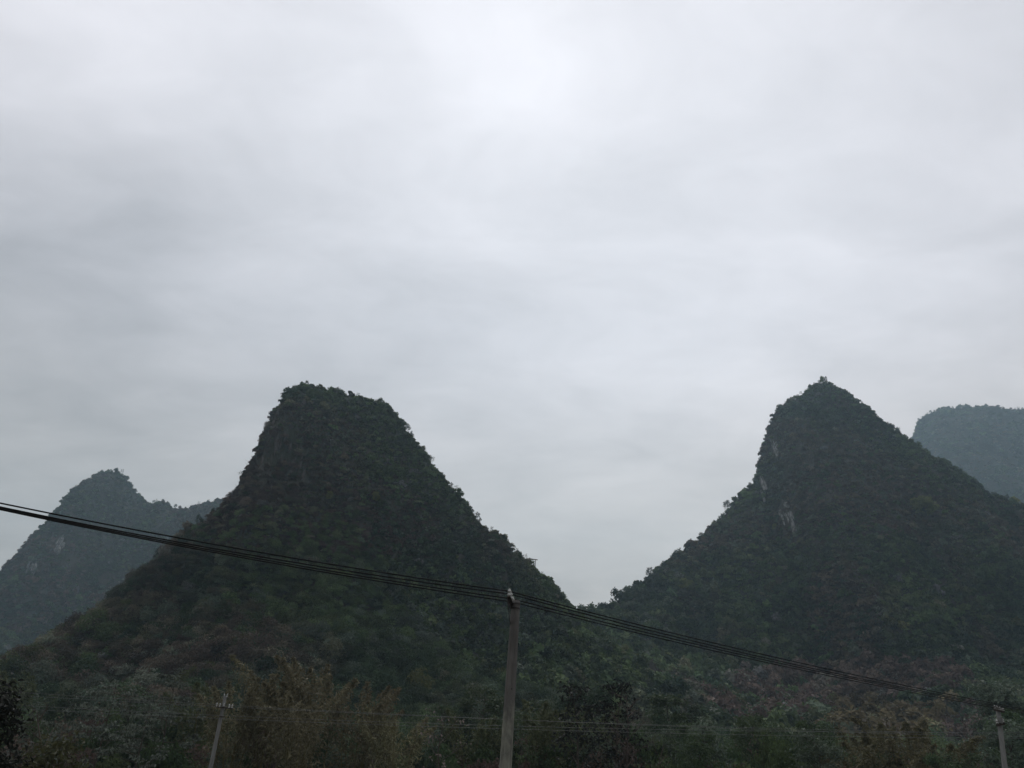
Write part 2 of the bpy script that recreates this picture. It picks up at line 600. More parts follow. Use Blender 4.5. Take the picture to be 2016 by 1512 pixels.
def leaf_cards(C, nrm, size, aspect=0.6, jitter=0.35, r=rng):
    """leaf-sized folded blades at C"""
    n = len(C)
    nrm = unit(nrm + r.normal(0, 0.55, (n, 3)))
    t = unit(np.cross(nrm, r.normal(0, 1, (n, 3))))
    b = np.cross(nrm, t)
    sz = (size * (1 + jitter * r.normal(0, 1, n)).clip(0.4, 2.0))[:, None]
    droop = nrm * sz * 0.18
    P = np.stack([C - t * sz * 0.5 - droop, C + b * sz * aspect * 0.5, C + t * sz * 0.5 - droop, C - b * sz * aspect * 0.5], 1).reshape(-1, 3)
    Q = np.arange(n * 4).reshape(n, 4)
    lv = np.repeat(r.random(n), 4)
    return P, Q, lv


def bush_mesh(name, n, leaf, lobes, flat, mat, r, tall=1.0):
    """a crown of leaf blades on several lobes, radius about 1, standing on z = 0"""
    C, Nn = [], []
    for k in range(lobes):
        a = r.uniform(0, 2 * math.pi)
        q = math.sqrt(r.random()) * 0.62
        lc = np.array([math.cos(a) * q, math.sin(a) * q, (0.35 + r.random() * 0.75 * (1 - q * 0.6)) * tall])
        lr = r.uniform(0.28, 0.5)
        m_ = n // lobes
        d = unit(r.normal(0, 1, (m_, 3)))
        d[:, 2] = np.abs(d[:, 2]) * 1.1 - 0.35
        d = unit(d)
        rad = lr * (1 - 0.45 * r.random(m_) ** 2.0)
        C.append(lc + d * rad[:, None] * np.array([1, 1, flat]))
        Nn.append(d + np.array([0, 0, 0.35]))
    P, Q, lv = leaf_cards(np.concatenate(C), np.concatenate(Nn), leaf, 0.62, 0.35, r)
    return mesh_np(name, P, Q, mat, False, {'leaf': lv})


def twig_bush(name, r, n=46):
    """a leafless bush of thin twigs"""
    g = Geo()
    for k in range(n):
        a = r.uniform(0, 2 * math.pi)
        lean = r.uniform(0.1, 0.75)
        L = r.uniform(0.9, 1.9)
        p0 = np.array([math.cos(a), math.sin(a), 0]) * 0.1
        mid = p0 + np.array([math.cos(a) * lean * 0.5, math.sin(a) * lean * 0.5, 0.55]) * L
        end = mid + np.array([math.cos(a) * lean * 0.5 + r.normal(0, 0.15), math.sin(a) * lean * 0.5 + r.normal(0, 0.15), 0.4]) * L
        g.tube([p0, mid, end], [0.04, 0.03, 0.018], 3)
    me = g.mesh(name, M_TWIG)
    return me


PROTO = bpy.data.collections.new('plant_shapes')     # not in the scene: only shapes for the undergrowth
for k, (nn, lf, lb, fl, tl) in enumerate([(200, 0.34, 7, 0.8, 1.0), (220, 0.30, 9, 0.8, 0.8), (180, 0.36, 6, 0.9, 1.25), (240, 0.28, 11, 0.7, 0.9),
                                          (200, 0.32, 8, 1.0, 1.5), (180, 0.38, 5, 0.8, 0.7)]):
    me = bush_mesh('shape', nn, lf, lb, fl, M_SCATTER, np.random.default_rng(100 + k), tl)
    ob = bpy.data.objects.new('shape_%02d' % k, me)
    PROTO.objects.link(ob)
for k, (nn, lf, lb, fl, tl) in enumerate([(1900, 0.10, 18, 0.8, 1.0), (2000, 0.09, 22, 0.8, 0.8), (1800, 0.10, 16, 0.9, 1.2), (2000, 0.09, 20, 0.9, 1.4)]):
    ob = bpy.data.objects.new('shape_%02d' % (k + 7), bush_mesh('shape', nn, lf, lb, fl, M_SCATTER, np.random.default_rng(140 + k), tl))
    PROTO.objects.link(ob)
ob = bpy.data.objects.new('shape_06', twig_bush('shape', np.random.default_rng(120)))
PROTO.objects.link(ob)

ng = bpy.data.node_groups.new('undergrowth', 'GeometryNodeTree')
ng.interface.new_socket('Geometry', in_out='INPUT', socket_type='NodeSocketGeometry')
ng.interface.new_socket('Geometry', in_out='OUTPUT', socket_type='NodeSocketGeometry')
gi, go = ng.nodes.new('NodeGroupInput'), ng.nodes.new('NodeGroupOutput')
ci = ng.nodes.new('GeometryNodeCollectionInfo')
ci.inputs[0].default_value = PROTO
ci.inputs[1].default_value = True
ci.inputs[2].default_value = True
iop = ng.nodes.new('GeometryNodeInstanceOnPoints')
iop.inputs['Pick Instance'].default_value = True


def named(nm, dt):
    n = ng.nodes.new('GeometryNodeInputNamedAttribute')
    n.data_type = dt
    n.inputs[0].default_value = nm
    return n.outputs[0]


e2r = ng.nodes.new('FunctionNodeEulerToRotation')
ng.links.new(gi.outputs[0], iop.inputs['Points'])
ng.links.new(ci.outputs[0], iop.inputs['Instance'])
ng.links.new(named('variant', 'INT'), iop.inputs['Instance Index'])
ng.links.new(named('turn', 'FLOAT_VECTOR'), e2r.inputs[0])
ng.links.new(e2r.outputs[0], iop.inputs['Rotation'])
ng.links.new(named('size', 'FLOAT_VECTOR'), iop.inputs['Scale'])
ng.links.new(iop.outputs[0], go.inputs[0])


def scatter(name, P, size, tints, variant, label, category):
    me = bpy.data.meshes.new(name)
    n = len(P)
    me.vertices.add(n)
    me.vertices.foreach_set('co', np.asarray(P, np.float32).ravel())
    turn = np.zeros((n, 3), np.float32)
    turn[:, :2] = rng.normal(0, 0.18, (n, 2))
    turn[:, 2] = rng.uniform(0, 6.283, n)
    for nm, kind, arr in (('turn', 'FLOAT_VECTOR', turn), ('size', 'FLOAT_VECTOR', size)):
        a = me.attributes.new(nm, kind, 'POINT')
        a.data.foreach_set('vector', np.asarray(arr, np.float32).ravel())
    a = me.attributes.new('variant', 'INT', 'POINT')
    a.data.foreach_set('value', np.asarray(variant, np.int32))
    a = me.attributes.new('tint', 'FLOAT_COLOR', 'POINT')
    a.data.foreach_set('color', np.concatenate([tints, np.ones((n, 1))], 1).astype(np.float32).ravel())
    o = link(name, me)
    md = o.modifiers.new('undergrowth', 'NODES')
    md.node_group = ng
    tag(o, label, category, kind='stuff')
    return o


def patch_noise(P, scale, seed):
    return np.array([noise.noise((p[0] * scale, p[1] * scale, p[2] * scale + seed)) for p in P])


ROCK_SPOTS = {'right': [(1526, 884, 8, 24, 0.3), (1505, 964, 8, 26, 0.3), (1546, 1008, 13, 22, 0.25), (1562, 1024, 8, 28, 0.2)], 'farl': [(112, 1073, 18, 18, 0.3), (62, 1112, 10, 16, 0.4)],
              'mid': [(548, 850, 22, 60, 0.45), (585, 900, 24, 60, 0.55), (520, 930, 22, 50, 0.5), (600, 800, 22, 30, 0.6)]}

GREEN_A = np.array([0.042, 0.066, 0.034])
GREEN_B = np.array([0.088, 0.124, 0.050])
PALE = np.array([0.125, 0.158, 0.115])
BROWN = np.array([0.125, 0.090, 0.074])
LIME = np.array([0.10, 0.11, 0.04])
OCHRE = np.array([0.115, 0.092, 0.05])


def cover_hill(H, n, smin, smax, label, spots=(), seed=0.0, extra=None):
    """plants all over the front of a hill and over its crest"""
    V = H['V']
    nr, nc = V.shape[:2]
    f0 = max(H['front'] - 3, 0)
    A = V[f0:-1, :-1].reshape(-1, 3)
    B = V[f0 + 1:, :-1].reshape(-1, 3)
    Cc = V[f0 + 1:, 1:].reshape(-1, 3)
    D = V[f0:-1, 1:].reshape(-1, 3)
    nv = np.cross(Cc - A, B - D)
    area = np.linalg.norm(nv, axis=1) / 2
    pc = project((A + Cc) / 2)
    vis = (pc[:, 0] > -420) & (pc[:, 0] < 2430) & (pc[:, 1] < 1620)
    w = area * vis
    idx = rng.choice(len(w), n, p=w / w.sum())
    s, t = rng.random((n, 1)), rng.random((n, 1))
    P = (A[idx] * (1 - s) + B[idx] * s) * (1 - t) + (D[idx] * (1 - s) + Cc[idx] * s) * t
    steep = np.abs(nv[idx, 2]) / (2 * area[idx] + 1e-9)
    uv = project(P)
    keep = np.ones(n, bool)
    for (su, sv, ru, rv, thin) in spots:
        keep &= (((uv[:, 0] - su) / ru) ** 2 + ((uv[:, 1] - sv) / rv) ** 2 > 1.0) | (rng.random(n) < thin)
    P, uv, steep = P[keep], uv[keep], steep[keep]
    n = len(P)
    big = rng.random(n) ** 3.0
    high = np.clip((P[:, 2] / V[..., 2].max() - 0.25) / 0.35, 0, 1)
    sz = (smin + (smax - smin) * big) * (1.12 - 0.5 * high)
    sz *= 0.75 + 0.5 * np.clip(steep, 0, 1)
    size = np.stack([sz * rng.uniform(0.85, 1.15, n), sz * rng.uniform(0.85, 1.15, n), sz * rng.uniform(0.75, 1.15, n)], 1)
    P = P - np.array([0, 0, 1])[None] * (sz * 0.35)[:, None]
    n1 = patch_noise(P, 0.03, seed)
    n2 = patch_noise(P, 0.09, seed + 9)
    k = np.clip(0.55 + 1.5 * n1 + 0.5 * n2 + rng.normal(0, 0.2, n), 0, 1)[:, None]
    col = GREEN_A * (1 - k) + GREEN_B * k
    kb = (np.clip(patch_noise(P, 0.022, seed + 31) * 2.6 + n2 * 0.8 - 0.2 + 0.25 * high, 0, 1) * (rng.random(n) < 0.8))[:, None] * 0.8
    col = col * (1 - kb) + BROWN * kb
    pal = (rng.random(n) < 0.06 + 0.22 * np.clip(patch_noise(P, 0.05, seed + 17) * 2, 0, 1))[:, None]
    col = np.where(pal, col * 0.3 + PALE * 0.7, col)
    lim = (rng.random(n) < 0.012)[:, None]
    col = np.where(lim, LIME, col)
    if extra:
        col = extra(uv, col, n)
    col = np.minimum(col * np.exp(rng.normal(0, 0.34, (n, 1))), 0.19)
    var = rng.integers(0, 6, n)
    var[(rng.random(n) < 0.05) | ((kb[:, 0] > 0.4) & (rng.random(n) < 0.25))] = 6
    size[var == 6] *= np.minimum(1.0, 1.0 / sz[var == 6])[:, None]
    close = (P[:, 1] < 215) & (var < 6)
    var[close] = 7 + var[close] % 4
    return scatter('hillside_undergrowth', P, size, col, var, label, 'undergrowth')


def blob(uv, u, v, ru, rv, soft=0.35):
    d = ((uv[:, 0] - u) / ru) ** 2 + ((uv[:, 1] - v) / rv) ** 2
    return np.clip((1.15 - d) / soft, 0, 1)


def tint_right(uv, col, n):
    for (u, v, ru, rv, c, pr) in ((1640, 1360, 210, 45, BROWN * 1.15, 0.85), (1790, 1345, 120, 40, BROWN, 0.8), (1720, 1000, 190, 60, BROWN * 0.8, 0.35),
                                  (1760, 1450, 130, 60, OCHRE, 0.85), (1500, 1420, 120, 40, BROWN, 0.6), (1940, 1460, 90, 50, BROWN, 0.7),
                                  (2000, 975, 40, 25, LIME, 0.6), (1300, 1130, 90, 50, PALE * 0.7, 0.25)):
        k = ((blob(uv, u, v, ru, rv) * pr) > rng.random(n))[:, None]
        col = np.where(k, c, col)
    return col


def tint_mid(uv, col, n):
    for (u, v, ru, rv, c, pr) in ((640, 1020, 230, 90, BROWN * 0.75, 0.45), (540, 900, 70, 110, BROWN * 0.7, 0.5), (560, 1060, 160, 60, GREEN_B * 1.25, 0.45),
                                  (900, 1230, 230, 60, PALE * 0.75, 0.35), (30, 1330, 60, 25, LIME * 0.9, 0.8), (700, 1180, 260, 60, GREEN_B * 1.1, 0.3),
                                  (450, 1180, 120, 30, PALE * 0.8, 0.3), (700, 1280, 200, 40, PALE * 0.7, 0.25)):
        k = ((blob(uv, u, v, ru, rv) * pr) > rng.random(n))[:, None]
        col = np.where(k, c, col)
    return col


def tint_farl(uv, col, n):
    for (u, v, ru, rv, c, pr) in ((20, 1300, 150, 80, LIME * 0.95, 0.6), (90, 1110, 90, 50, BROWN * 1.1, 0.5), (120, 1200, 150, 60, BROWN, 0.45)):
        k = ((blob(uv, u, v, ru, rv) * pr) > rng.random(n))[:, None]
        col = np.where(k, c, col)
    return col


cover_hill(H_MID, 50000, 0.85, 3.4, 'dense dark scrub and small trees covering the flat-topped hill', ROCK_SPOTS['mid'], seed=1.0, extra=tint_mid)
cover_hill(H_RIGHT, 64000, 1.3, 5.0, 'dense green and brown scrub covering the pointed hill', ROCK_SPOTS['right'], 2.0, tint_right)
cover_hill(H_FARL, 38000, 2.6, 6.8, 'blue-green scrub covering the hill with the rounded knob', ROCK_SPOTS['farl'], 3.0, tint_farl)
cover_hill(H_FARR, 24000, 4.0, 9.6, 'pale hazy woodland covering the far level-topped hill', seed=4.0)


# bare limestone, parts of the hills
def rock_lump(H, u, v, ru, rv, seed, mat):
    p, nrm = on_hill(H, u, v)
    if p is None:
        return
    d = (p - CAM).length
    sx, sz = ru * d / F * 1.25, rv * d / F * 1.2
    nu, nv_ = 14, 12
    V, Q = [], []
    for j in range(nv_ + 1):
        ph = math.pi * j / nv_
        for i in range(nu):
            th = 2 * math.pi * i / nu
            q = Vector((math.sin(ph) * math.cos(th), math.sin(ph) * math.sin(th), math.cos(ph)))
            w = 1 + 0.45 * noise.noise(Vector((q.x * 1.3 + seed, q.y * 1.3, q.z * 0.9))) + 0.22 * noise.noise(Vector((q.x * 4 + seed, q.y * 4, q.z * 1.6)))
            V.append((q.x * sx * w, q.y * min(2.2, sx * 1.3) * w, q.z * sz * w))
    for j in range(nv_):
        for i in range(nu):
            i2 = (i + 1) % nu
            Q.append((j * nu + i, (j + 1) * nu + i, (j + 1) * nu + i2, j * nu + i2))
    o = link('rock_face', mesh_np('rock_face', V, np.array(Q), mat, False), H['obj'])
    o.location = p + Vector((0, 0.3, 0))
    slope = math.atan2(nrm.z, -nrm.y) if nrm.y < 0 else 0
    o.rotation_euler = (-min(abs(slope), 0.5), 0, 0)


rr_ = random.Random(5)
for H_, key, many in ((H_RIGHT, 'right', 6), (H_FARL, 'farl', 5), (H_MID, 'mid', 9)):
    for i, (u, v, ru, rv, _) in enumerate(ROCK_SPOTS[key]):
        for k in range(many):
            mid_ = 0.42 if key == 'mid' else 1.0
            rock_lump(H_, u + rr_.uniform(-0.6, 0.6) * ru, v + rr_.uniform(-0.6, 0.6) * rv, ru * rr_.uniform(0.12, 0.30) * mid_, rv * rr_.uniform(0.3, 0.65) * mid_, i * 3.1 + k * 1.7, M_CRAG if key == 'mid' else M_ROCK)


# ------------------------------------------------------------------ trees
def grow_tree(seed, height, base_frac, spread, limbs, leaves, leaf, flat=0.7, cluster=0.16, twigs=3, trunk_r=None, leaf_mat=None, bark=None, lean=0.0, layered=False,
              top_taper=0.55, droop=0.0, short=0.98):
    """a tapered trunk with limbs and twigs (one mesh) and leaf blades gathered in clumps at the twig ends (one mesh)"""
    r = np.random.default_rng(seed)
    g = Geo()
    tr = trunk_r or height * 0.018
    top = height * (0.93 if leaves else short)
    nseg = 7
    trunk = []
    wob = r.normal(0, height * 0.012, (nseg + 1, 2)).cumsum(0)
    for i in range(nseg + 1):
        f = i / nseg
        trunk.append(np.array([wob[i, 0] - wob[0, 0] + lean * f * height, wob[i, 1] - wob[0, 1], top * f]))
    trunk[0][2] = -0.5
    g.tube(trunk, [tr * (1.15 - 0.95 * (i / nseg)) for i in range(nseg + 1)], 6)
    tips = []

    def on_trunk(f):
        x = f * nseg
        i = min(int(x), nseg - 1)
        return trunk[i] * (1 - (x - i)) + trunk[i + 1] * (x - i)

    for k in range(limbs):
        f = base_frac + (0.97 - base_frac) * ((k + r.random()) / limbs)
        p = on_trunk(f)
        a = k * 2.399 + r.normal(0, 0.4)
        rel = (f - base_frac) / (1 - base_frac)
        L = spread * (1 - top_taper * rel) * r.uniform(0.7, 1.15)
        if rel < 0.15:
            L *= 0.8
        rise = (0.12 if layered else 0.55) * r.uniform(0.6, 1.4) - droop
        d = np.array([math.cos(a), math.sin(a), rise])
        pts = [p]
        for s in range(3):
            d = d + r.normal(0, 0.12, 3)
            d[2] += 0.04 if layered else 0.10
            pts.append(pts[-1] + d / np.linalg.norm(d) * L / 3)
        g.tube(pts, [tr * 0.42 * (1 - 0.25 * rel), tr * 0.3, tr * 0.2, tr * 0.1], 4)
        tips.append((pts[-1], d))
        for t in range(twigs):
            s = r.integers(1, 3)
            q = pts[s] * 0.5 + pts[s + 1] * 0.5
            d2 = d + r.normal(0, 0.65, 3) * np.array([1, 1, 0.5 if layered else 0.8])
            d2 = d2 / np.linalg.norm(d2)
            e = q + d2 * L * r.uniform(0.28, 0.5)
            mid = (q + e) / 2 + r.normal(0, L * 0.03, 3)
            g.tube([q, mid, e], [tr * 0.16, tr * 0.11, tr * 0.05], 3)
            tips.append((e, d2))
            if not leaves or leaves < 400:
                for _ in range(3):
                    d3 = d2 + r.normal(0, 0.6, 3)
                    e3 = mid + d3 / np.linalg.norm(d3) * L * r.uniform(0.15, 0.35)
                    g.tube([mid, e3], [tr * 0.08, tr * 0.035], 3)
    tips.append((trunk[-1], np.array([0, 0, 1.0])))
    trunk_me = g.mesh('trunk', bark or M_BARK)
    crown_me = None
    if leaves:
        m_ = max(leaves // len(tips), 2)
        C, Nn = [], []
        for p, d in tips:
            cr = height * cluster * r.uniform(0.6, 1.3)
            off = unit(r.normal(0, 1, (m_, 3)))
            rad = cr * r.random(m_) ** 0.45
            C.append(p + off * rad[:, None] * np.array([1, 1, flat]))
            Nn.append(off * 0.8 + np.array([0, 0, 0.6]))
        P, Q, lv = leaf_cards(np.concatenate(C), np.concatenate(Nn), leaf, 0.55, 0.3, r)
        crown_me = mesh_np('crown', P, Q, leaf_mat or M_GREEN, False, {'leaf': lv})
    return trunk_me, crown_me, height


def plant(name, shape, loc, height, label, group=None, rz=None, category='tree', lean=(0, 0), wide=1.0):
    tm, cm, h = shape
    e = bpy.data.objects.new(name, None)
    COL.objects.link(e)
    s = height / h
    e.location = loc
    e.rotation_euler = (lean[0], lean[1], random.uniform(0, 6.28) if rz is None else rz)
    e.scale = (s * wide, s * wide, s)
    tag(e, label, category, group)
    link('trunk', tm, e)
    if cm:
        link('crown', cm, e)
    return e


def foot(u, v, Y):
    """where a plant whose top stands at u, v at distance Y meets the valley floor, and its height"""
    p = at(u, v, Y)
    gz = ground_z(p.x, p.y)
    return Vector((p.x, p.y, gz)), p.z - gz


# small trees along the skylines
SKY = [grow_tree(300 + k, 5.0, 0.25, 2.1, 11, 900, 0.30, 0.75, 0.15, 3, 0.07, M_DARK) for k in range(4)]
SKY_BARE = [grow_tree(320 + k, 5.0, 0.12, 1.9, 20, 0, 0, trunk_r=0.045, bark=M_TWIG, twigs=7, short=0.55, top_taper=0.2) for k in range(3)]
SKY_THIN = [grow_tree(330 + k, 5.0, 0.3, 1.9, 12, 330, 0.26, 0.8, 0.13, 4, 0.05, M_DARK, M_TWIG) for k in range(2)]


def skyline(H, u0, u1, count, hmin, hmax, bare, label, group, seed):
    r = random.Random(seed)
    for k in range(count):
        u = u0 + (u1 - u0) * (k + r.uniform(0.1, 0.9)) / count
        i = int(np.searchsorted(H['us'], u))
        p = H['ridge'][min(i, len(H['ridge']) - 1)]
        x = r.random()
        shape = r.choice(SKY_BARE) if x < bare else (r.choice(SKY_THIN) if x < bare + 0.25 else r.choice(SKY))
        h = hmin + (hmax - hmin) * r.random() ** 2
        look = 'leafless twiggy' if x < bare else ('thin-leaved' if x < bare + 0.25 else 'bushy')
        name_ = label.replace('small tree', ('taller ' if h > (hmin + hmax) / 2 else 'small ') + look + ' tree').replace('hazy tree', 'hazy ' + look + ' tree')
        plant('skyline_tree', shape, p - Vector((0, r.uniform(-0.5, 1.5), (0.4 if H is H_FARR else 0.15) * h)), h, name_, group, rz=r.uniform(0, 6.28), lean=(r.uniform(-0.15, 0.15), r.uniform(-0.15, 0.15)))


skyline(H_MID, 575, 780, 34, 1.0, 2.2, 0.5, 'small tree on the level crest of the flat-topped hill', 'crest trees of the flat-topped hill', 1)
skyline(H_MID, 440, 570, 16, 1.9, 3.6, 0.5, 'small tree on the steep cliff-side skyline of the flat-topped hill', 'cliff-side skyline trees of the flat-topped hill', 2)
skyline(H_MID, 785, 1140, 34, 1.4, 3.2, 0.15, 'small tree on the long slope from the flat top to the gap', 'long-slope skyline trees of the flat-topped hill', 3)
skyline(H_MID, 80, 440, 26, 1.9, 4.0, 0.1, 'small tree on the flat-topped hill skyline against the hazy rounded knob hill', 'lower skyline trees of the flat-topped hill', 4)
skyline(H_RIGHT, 1175, 1490, 30, 2.2, 4.7, 0.0, 'small tree on the pointed hill skyline between the gap and the rock streaks', 'lower skyline trees of the pointed hill', 5)
skyline(H_RIGHT, 1491, 1620, 18, 2.2, 4.2, 0.08, 'small tree on the rocky steep side of the pointed summit', 'steep-side skyline trees of the pointed hill', 6)
skyline(H_RIGHT, 1620, 2010, 34, 2.2, 4.5, 0.08, 'small tree on the pointed hill skyline towards the pale far hill', 'far-side skyline trees of the pointed hill', 7)
skyline(H_FARL, 10, 440, 30, 3.4, 6.5, 0.08, 'tiny hazy tree on the skyline of the rounded knob hill', 'skyline trees of the rounded knob hill', 8)
skyline(H_FARR, 1800, 2016, 34, 5.0, 9.5, 0.0, 'tiny hazy tree on the level skyline of the far hill', 'skyline trees of the far level hill', 9)


def ridge_at(H, u):
    return H['ridge'][int(np.searchsorted(H['us'], u))]


# trees that stand out singly on the hills
p = ridge_at(H_MID, 487)
plant('leaning_tree', SKY_THIN[0], p - Vector((0.8, 0, 1.0)), 5.0, 'dark tree jutting from the cliff edge partway up the flat-topped hill', lean=(0, -0.35), rz=1.0)
p = ridge_at(H_RIGHT, 1622)
plant('skyline_tree', SKY[3], p - Vector((0, 0, 0.6)), 4.6, 'topmost dark tree on the very tip of the pointed summit', rz=1.1)
p = ridge_at(H_RIGHT, 1276)
plant('skyline_tree', SKY[1], p - Vector((0, 0, 0.9)), 6.3, 'lone taller tree on the lower skyline just above the gap, pointed hill', rz=0.4)
p = ridge_at(H_RIGHT, 1431)
plant('skyline_tree', SKY[2], p - Vector((0, 0, 0.9)), 6.8, 'bushy dark tree on the shoulder below the rocky side of the pointed hill', rz=2.4)
p = ridge_at(H_MID, 168)
plant('skyline_tree', SKY_THIN[1], p - Vector((0, 0, 0.7)), 5.0, 'thin spiky tree low on the flat-topped hill against the hazy hill', rz=2.0)
M_BRIGHT = foliage_mat('bright_yellow_green_foliage', (0.19, 0.20, 0.075))
LIME_TREE = grow_tree(341, 8.0, 0.2, 3.6, 18, 4200, 0.55, 0.6, 0.15, 3, 0.13, M_BRIGHT)
for (u, v, h, H, wide, lab) in ((1820, 1012, 11.0, H_RIGHT, 1.5, 'broad yellow-green tree halfway up the pointed hill, brightest crown there'),
                                (742, 985, 3.2, H_MID, 0.9, 'small yellow-green tree in the middle of the flat-topped hill face'),
                                (650, 982, 2.8, H_MID, 0.9, 'yellow-green bushy tree below the middle of the flat-topped hill face'),
                                (2003, 975, 9.3, H_RIGHT, 1.2, 'yellow-green tree on the pointed hill flank at the picture edge'),
                                (1640, 830, 6.8, H_RIGHT, 1.4, 'rounded pale crown just below the pointed summit')):
    p, n_ = on_hill(H, u, v + 8)
    if p is not None:
        plant('bright_tree', LIME_TREE if 'yellow' in lab else grow_tree(345, 8.0, 0.2, 4.2, 14, 1300, 0.6, 0.6, 0.14, 3, 0.13, M_GREY), p - Vector((0, 2.5, h * 0.12)), h, lab, wide=wide)

# larger crowns that can be told apart on the lower slopes
SLOPE = [grow_tree(360 + k, 7.0, 0.25, 3.0, 12, 1300, 0.42, 0.7, 0.13, 3, 0.11, mt) for k, mt in enumerate((M_DARK, M_GREEN, M_GREY, M_GREEN, M_DARK))]


COLOUR = ('dark green', 'mid green', 'grey-green')
ZONES = ((200, 'by the near-black corner tree'), (420, 'near the thin pole'), (860, 'behind the dry bamboo'), (1010, 'beside the central pole'), (1350, 'around the slim dark trees'),
         (1650, 'below the brown scrub'), (1920, 'by the ochre bamboo'), (9999, 'by the shorter pole'))


def zone(u, zones):
    return next(w for lim, w in zones if u < lim)


def slope_trees(H, spots, label, group, seed, hmin, hmax, zones):
    r = random.Random(seed)
    for (u0, u1, v0, v1, count) in spots:
        for k in range(count):
            u, v = r.uniform(u0, u1), r.uniform(v0, v1)
            p, n_ = on_hill(H, u, v)
            if p is None:
                continue
            h = r.uniform(hmin, hmax)
            si = r.randrange(5)
            plant('hillside_tree', SLOPE[si], p - Vector((0, 0, h * 0.25)), h, label % (('tall' if h > (hmin + hmax) / 2 else 'small'), COLOUR[(0, 1, 2, 1, 0)[si]], zone(u, zones)), group, rz=r.uniform(0, 6.28))


slope_trees(H_MID, [(130, 950, 1200, 1300, 34), (350, 1000, 1080, 1200, 16), (900, 1180, 1230, 1330, 12)],
            '%s rounded %s tree in the scrub of the flat-topped hill, %s', 'slope trees of the flat-topped hill', 21, 3.6, 6.0,
            ((330, 'above the pale-leaved trees'), (520, 'above the thin pole'), (760, 'above the bamboo plumes'), (1000, 'before the central pole'), (9999, 'below the gap')))
slope_trees(H_RIGHT, [(1200, 2000, 1190, 1330, 34), (1550, 2000, 900, 1150, 16)],
            '%s rounded %s tree in the scrub of the pointed hill, %s', 'slope trees of the pointed hill', 22, 5.0, 8.5,
            ((1350, 'beside the gap'), (1530, 'below the rock streaks'), (1680, 'under the summit'), (1850, 'near its brightest tree'), (9999, 'above the shorter pole')))

# ------------------------------------------------------------------ wood on the valley floor
WOOD = [grow_tree(400 + k, 9.0, 0.3, 2.6, 14, 2600, 0.26, 0.75, 0.10, 3, 0.12, mt, M_BARK) for k, mt in enumerate((M_DARK, M_GREEN, M_DARK, M_GREEN, M_GREY))]
r = random.Random(77)
for (Y, count, v0, v1) in ((122, 34, 1345, 1405), (100, 28, 1375, 1430), (84, 24, 1405, 1450), (70, 20, 1432, 1476)):
    for k in range(count):
        u = -80 + 2180 * (k + r.uniform(0.1, 0.9)) / count
        v = r.uniform(v0, v1)
        y = Y * r.uniform(0.92, 1.08)
        if 400 < u < 860:
            v = max(v, 1470)
        if 1600 < u < 1900:
            v = max(v, 1485)
        if 1380 < u < 1900 and Y > 110:
            continue
        base, h = foot(u, v, y)
        si = r.randrange(5)
        plant('valley_tree', WOOD[si], base, max(h, 5.0), '%s tree in the %s row of the wood, %s' % (COLOUR[(0, 1, 0, 1, 2)[si]], {122: 'rearmost', 100: 'third', 84: 'second', 70: 'front'}[Y], zone(u, ZONES)), 'wood along the foot of the hills', rz=r.uniform(0, 6.28), wide=r.uniform(0.95, 1.3))

# understorey that closes the wood below the crowns
n = 4200
ang = rng.uniform(-0.66, 0.66, n)
Yd = rng.uniform(68, 150, n)
P = np.stack([np.tan(ang) * Yd, Yd, np.zeros(n)], 1)
P[:, 2] = [ground_z(a, b) - 0.2 for a, b in P[:, :2]]
sz = rng.uniform(1.2, 2.6, n)
size = np.stack([sz, sz, sz * rng.uniform(1.0, 2.0, n)], 1)
k = rng.random((n, 1))
col = (GREEN_A * (1 - k) + GREEN_B * k) * 0.9
kb = (rng.random(n) < 0.35)[:, None]
col = np.where(kb, BROWN * 0.8, col)
scatter('undergrowth', P, size, col, rng.integers(7, 11, n), 'dark tangled undergrowth filling the wood below the tree crowns', 'undergrowth')

# trees of their own look
PALE_TREE = [grow_tree(440 + k, 9.0, 0.42, 2.9, 15, 950, 0.28, 0.25, 0.075, 3, 0.08, M_PALE_LEAF, M_BARK, layered=True) for k in range(2)]
for i, (u, v, Y, h, lab) in enumerate(((228, 1322, 62, 0, 'pale-leaved tree with flat layered boughs, tallest of the pale trees near the dark tree'),
                                       (350, 1312, 66, 0, 'pale-leaved tree between the layered pale tree and the bamboo'),
                                       (88, 1385, 50, 0, 'pale-leaved tree just behind the dark near tree'),
                                       (170, 1375, 58, 0, 'low pale-leaved tree under the layered boughs of the taller one'),
                                       (300, 1370, 54, 0, 'slender pale-leaved tree close beside the thin pole'))):
    base, h = foot(u, v, Y)
    plant('pale_tree', PALE_TREE[i % 2], base, h, lab, rz=1.3 * i, wide=0.9)
BARE_PALE = grow_tree(450, 8.0, 0.35, 2.2, 13, 150, 0.16, 0.6, 0.06, 4, 0.06, M_PINK, M_TWIG)
base, h = foot(870, 1386, 48)
plant('bare_tree', BARE_PALE, base, h, 'leafless pale-twigged tree just beside the central pole', rz=0.6)
BARE = grow_tree(452, 8.0, 0.4, 2.0, 14, 0, 0, trunk_r=0.07, bark=M_TWIG, twigs=6)
base, h = foot(1232, 1362, 58)
plant('bare_tree', BARE, base, h, 'bare tree with thin dark twigs on the open side of the central pole', rz=2.2)
SLIM = grow_tree(455, 9.0, 0.35, 1.7, 15, 900, 0.26, 0.7, 0.09, 4, 0.09, M_NEAR, M_BARK)
for u, v, Y, rz, lab in ((1140, 1336, 56, 0.2, 'slim dark tree with fine leaves, nearer the central pole of two'),
                         (1206, 1330, 60, 2.9, 'slim dark tree with fine leaves, beside the bare twiggy tree')):
    base, h = foot(u, v, Y)
    plant('slim_tree', SLIM, base, h, lab, rz=rz)
LEAN = grow_tree(457, 7.0, 0.4, 1.3, 8, 0, 0, trunk_r=0.07, bark=M_BARK, twigs=3)
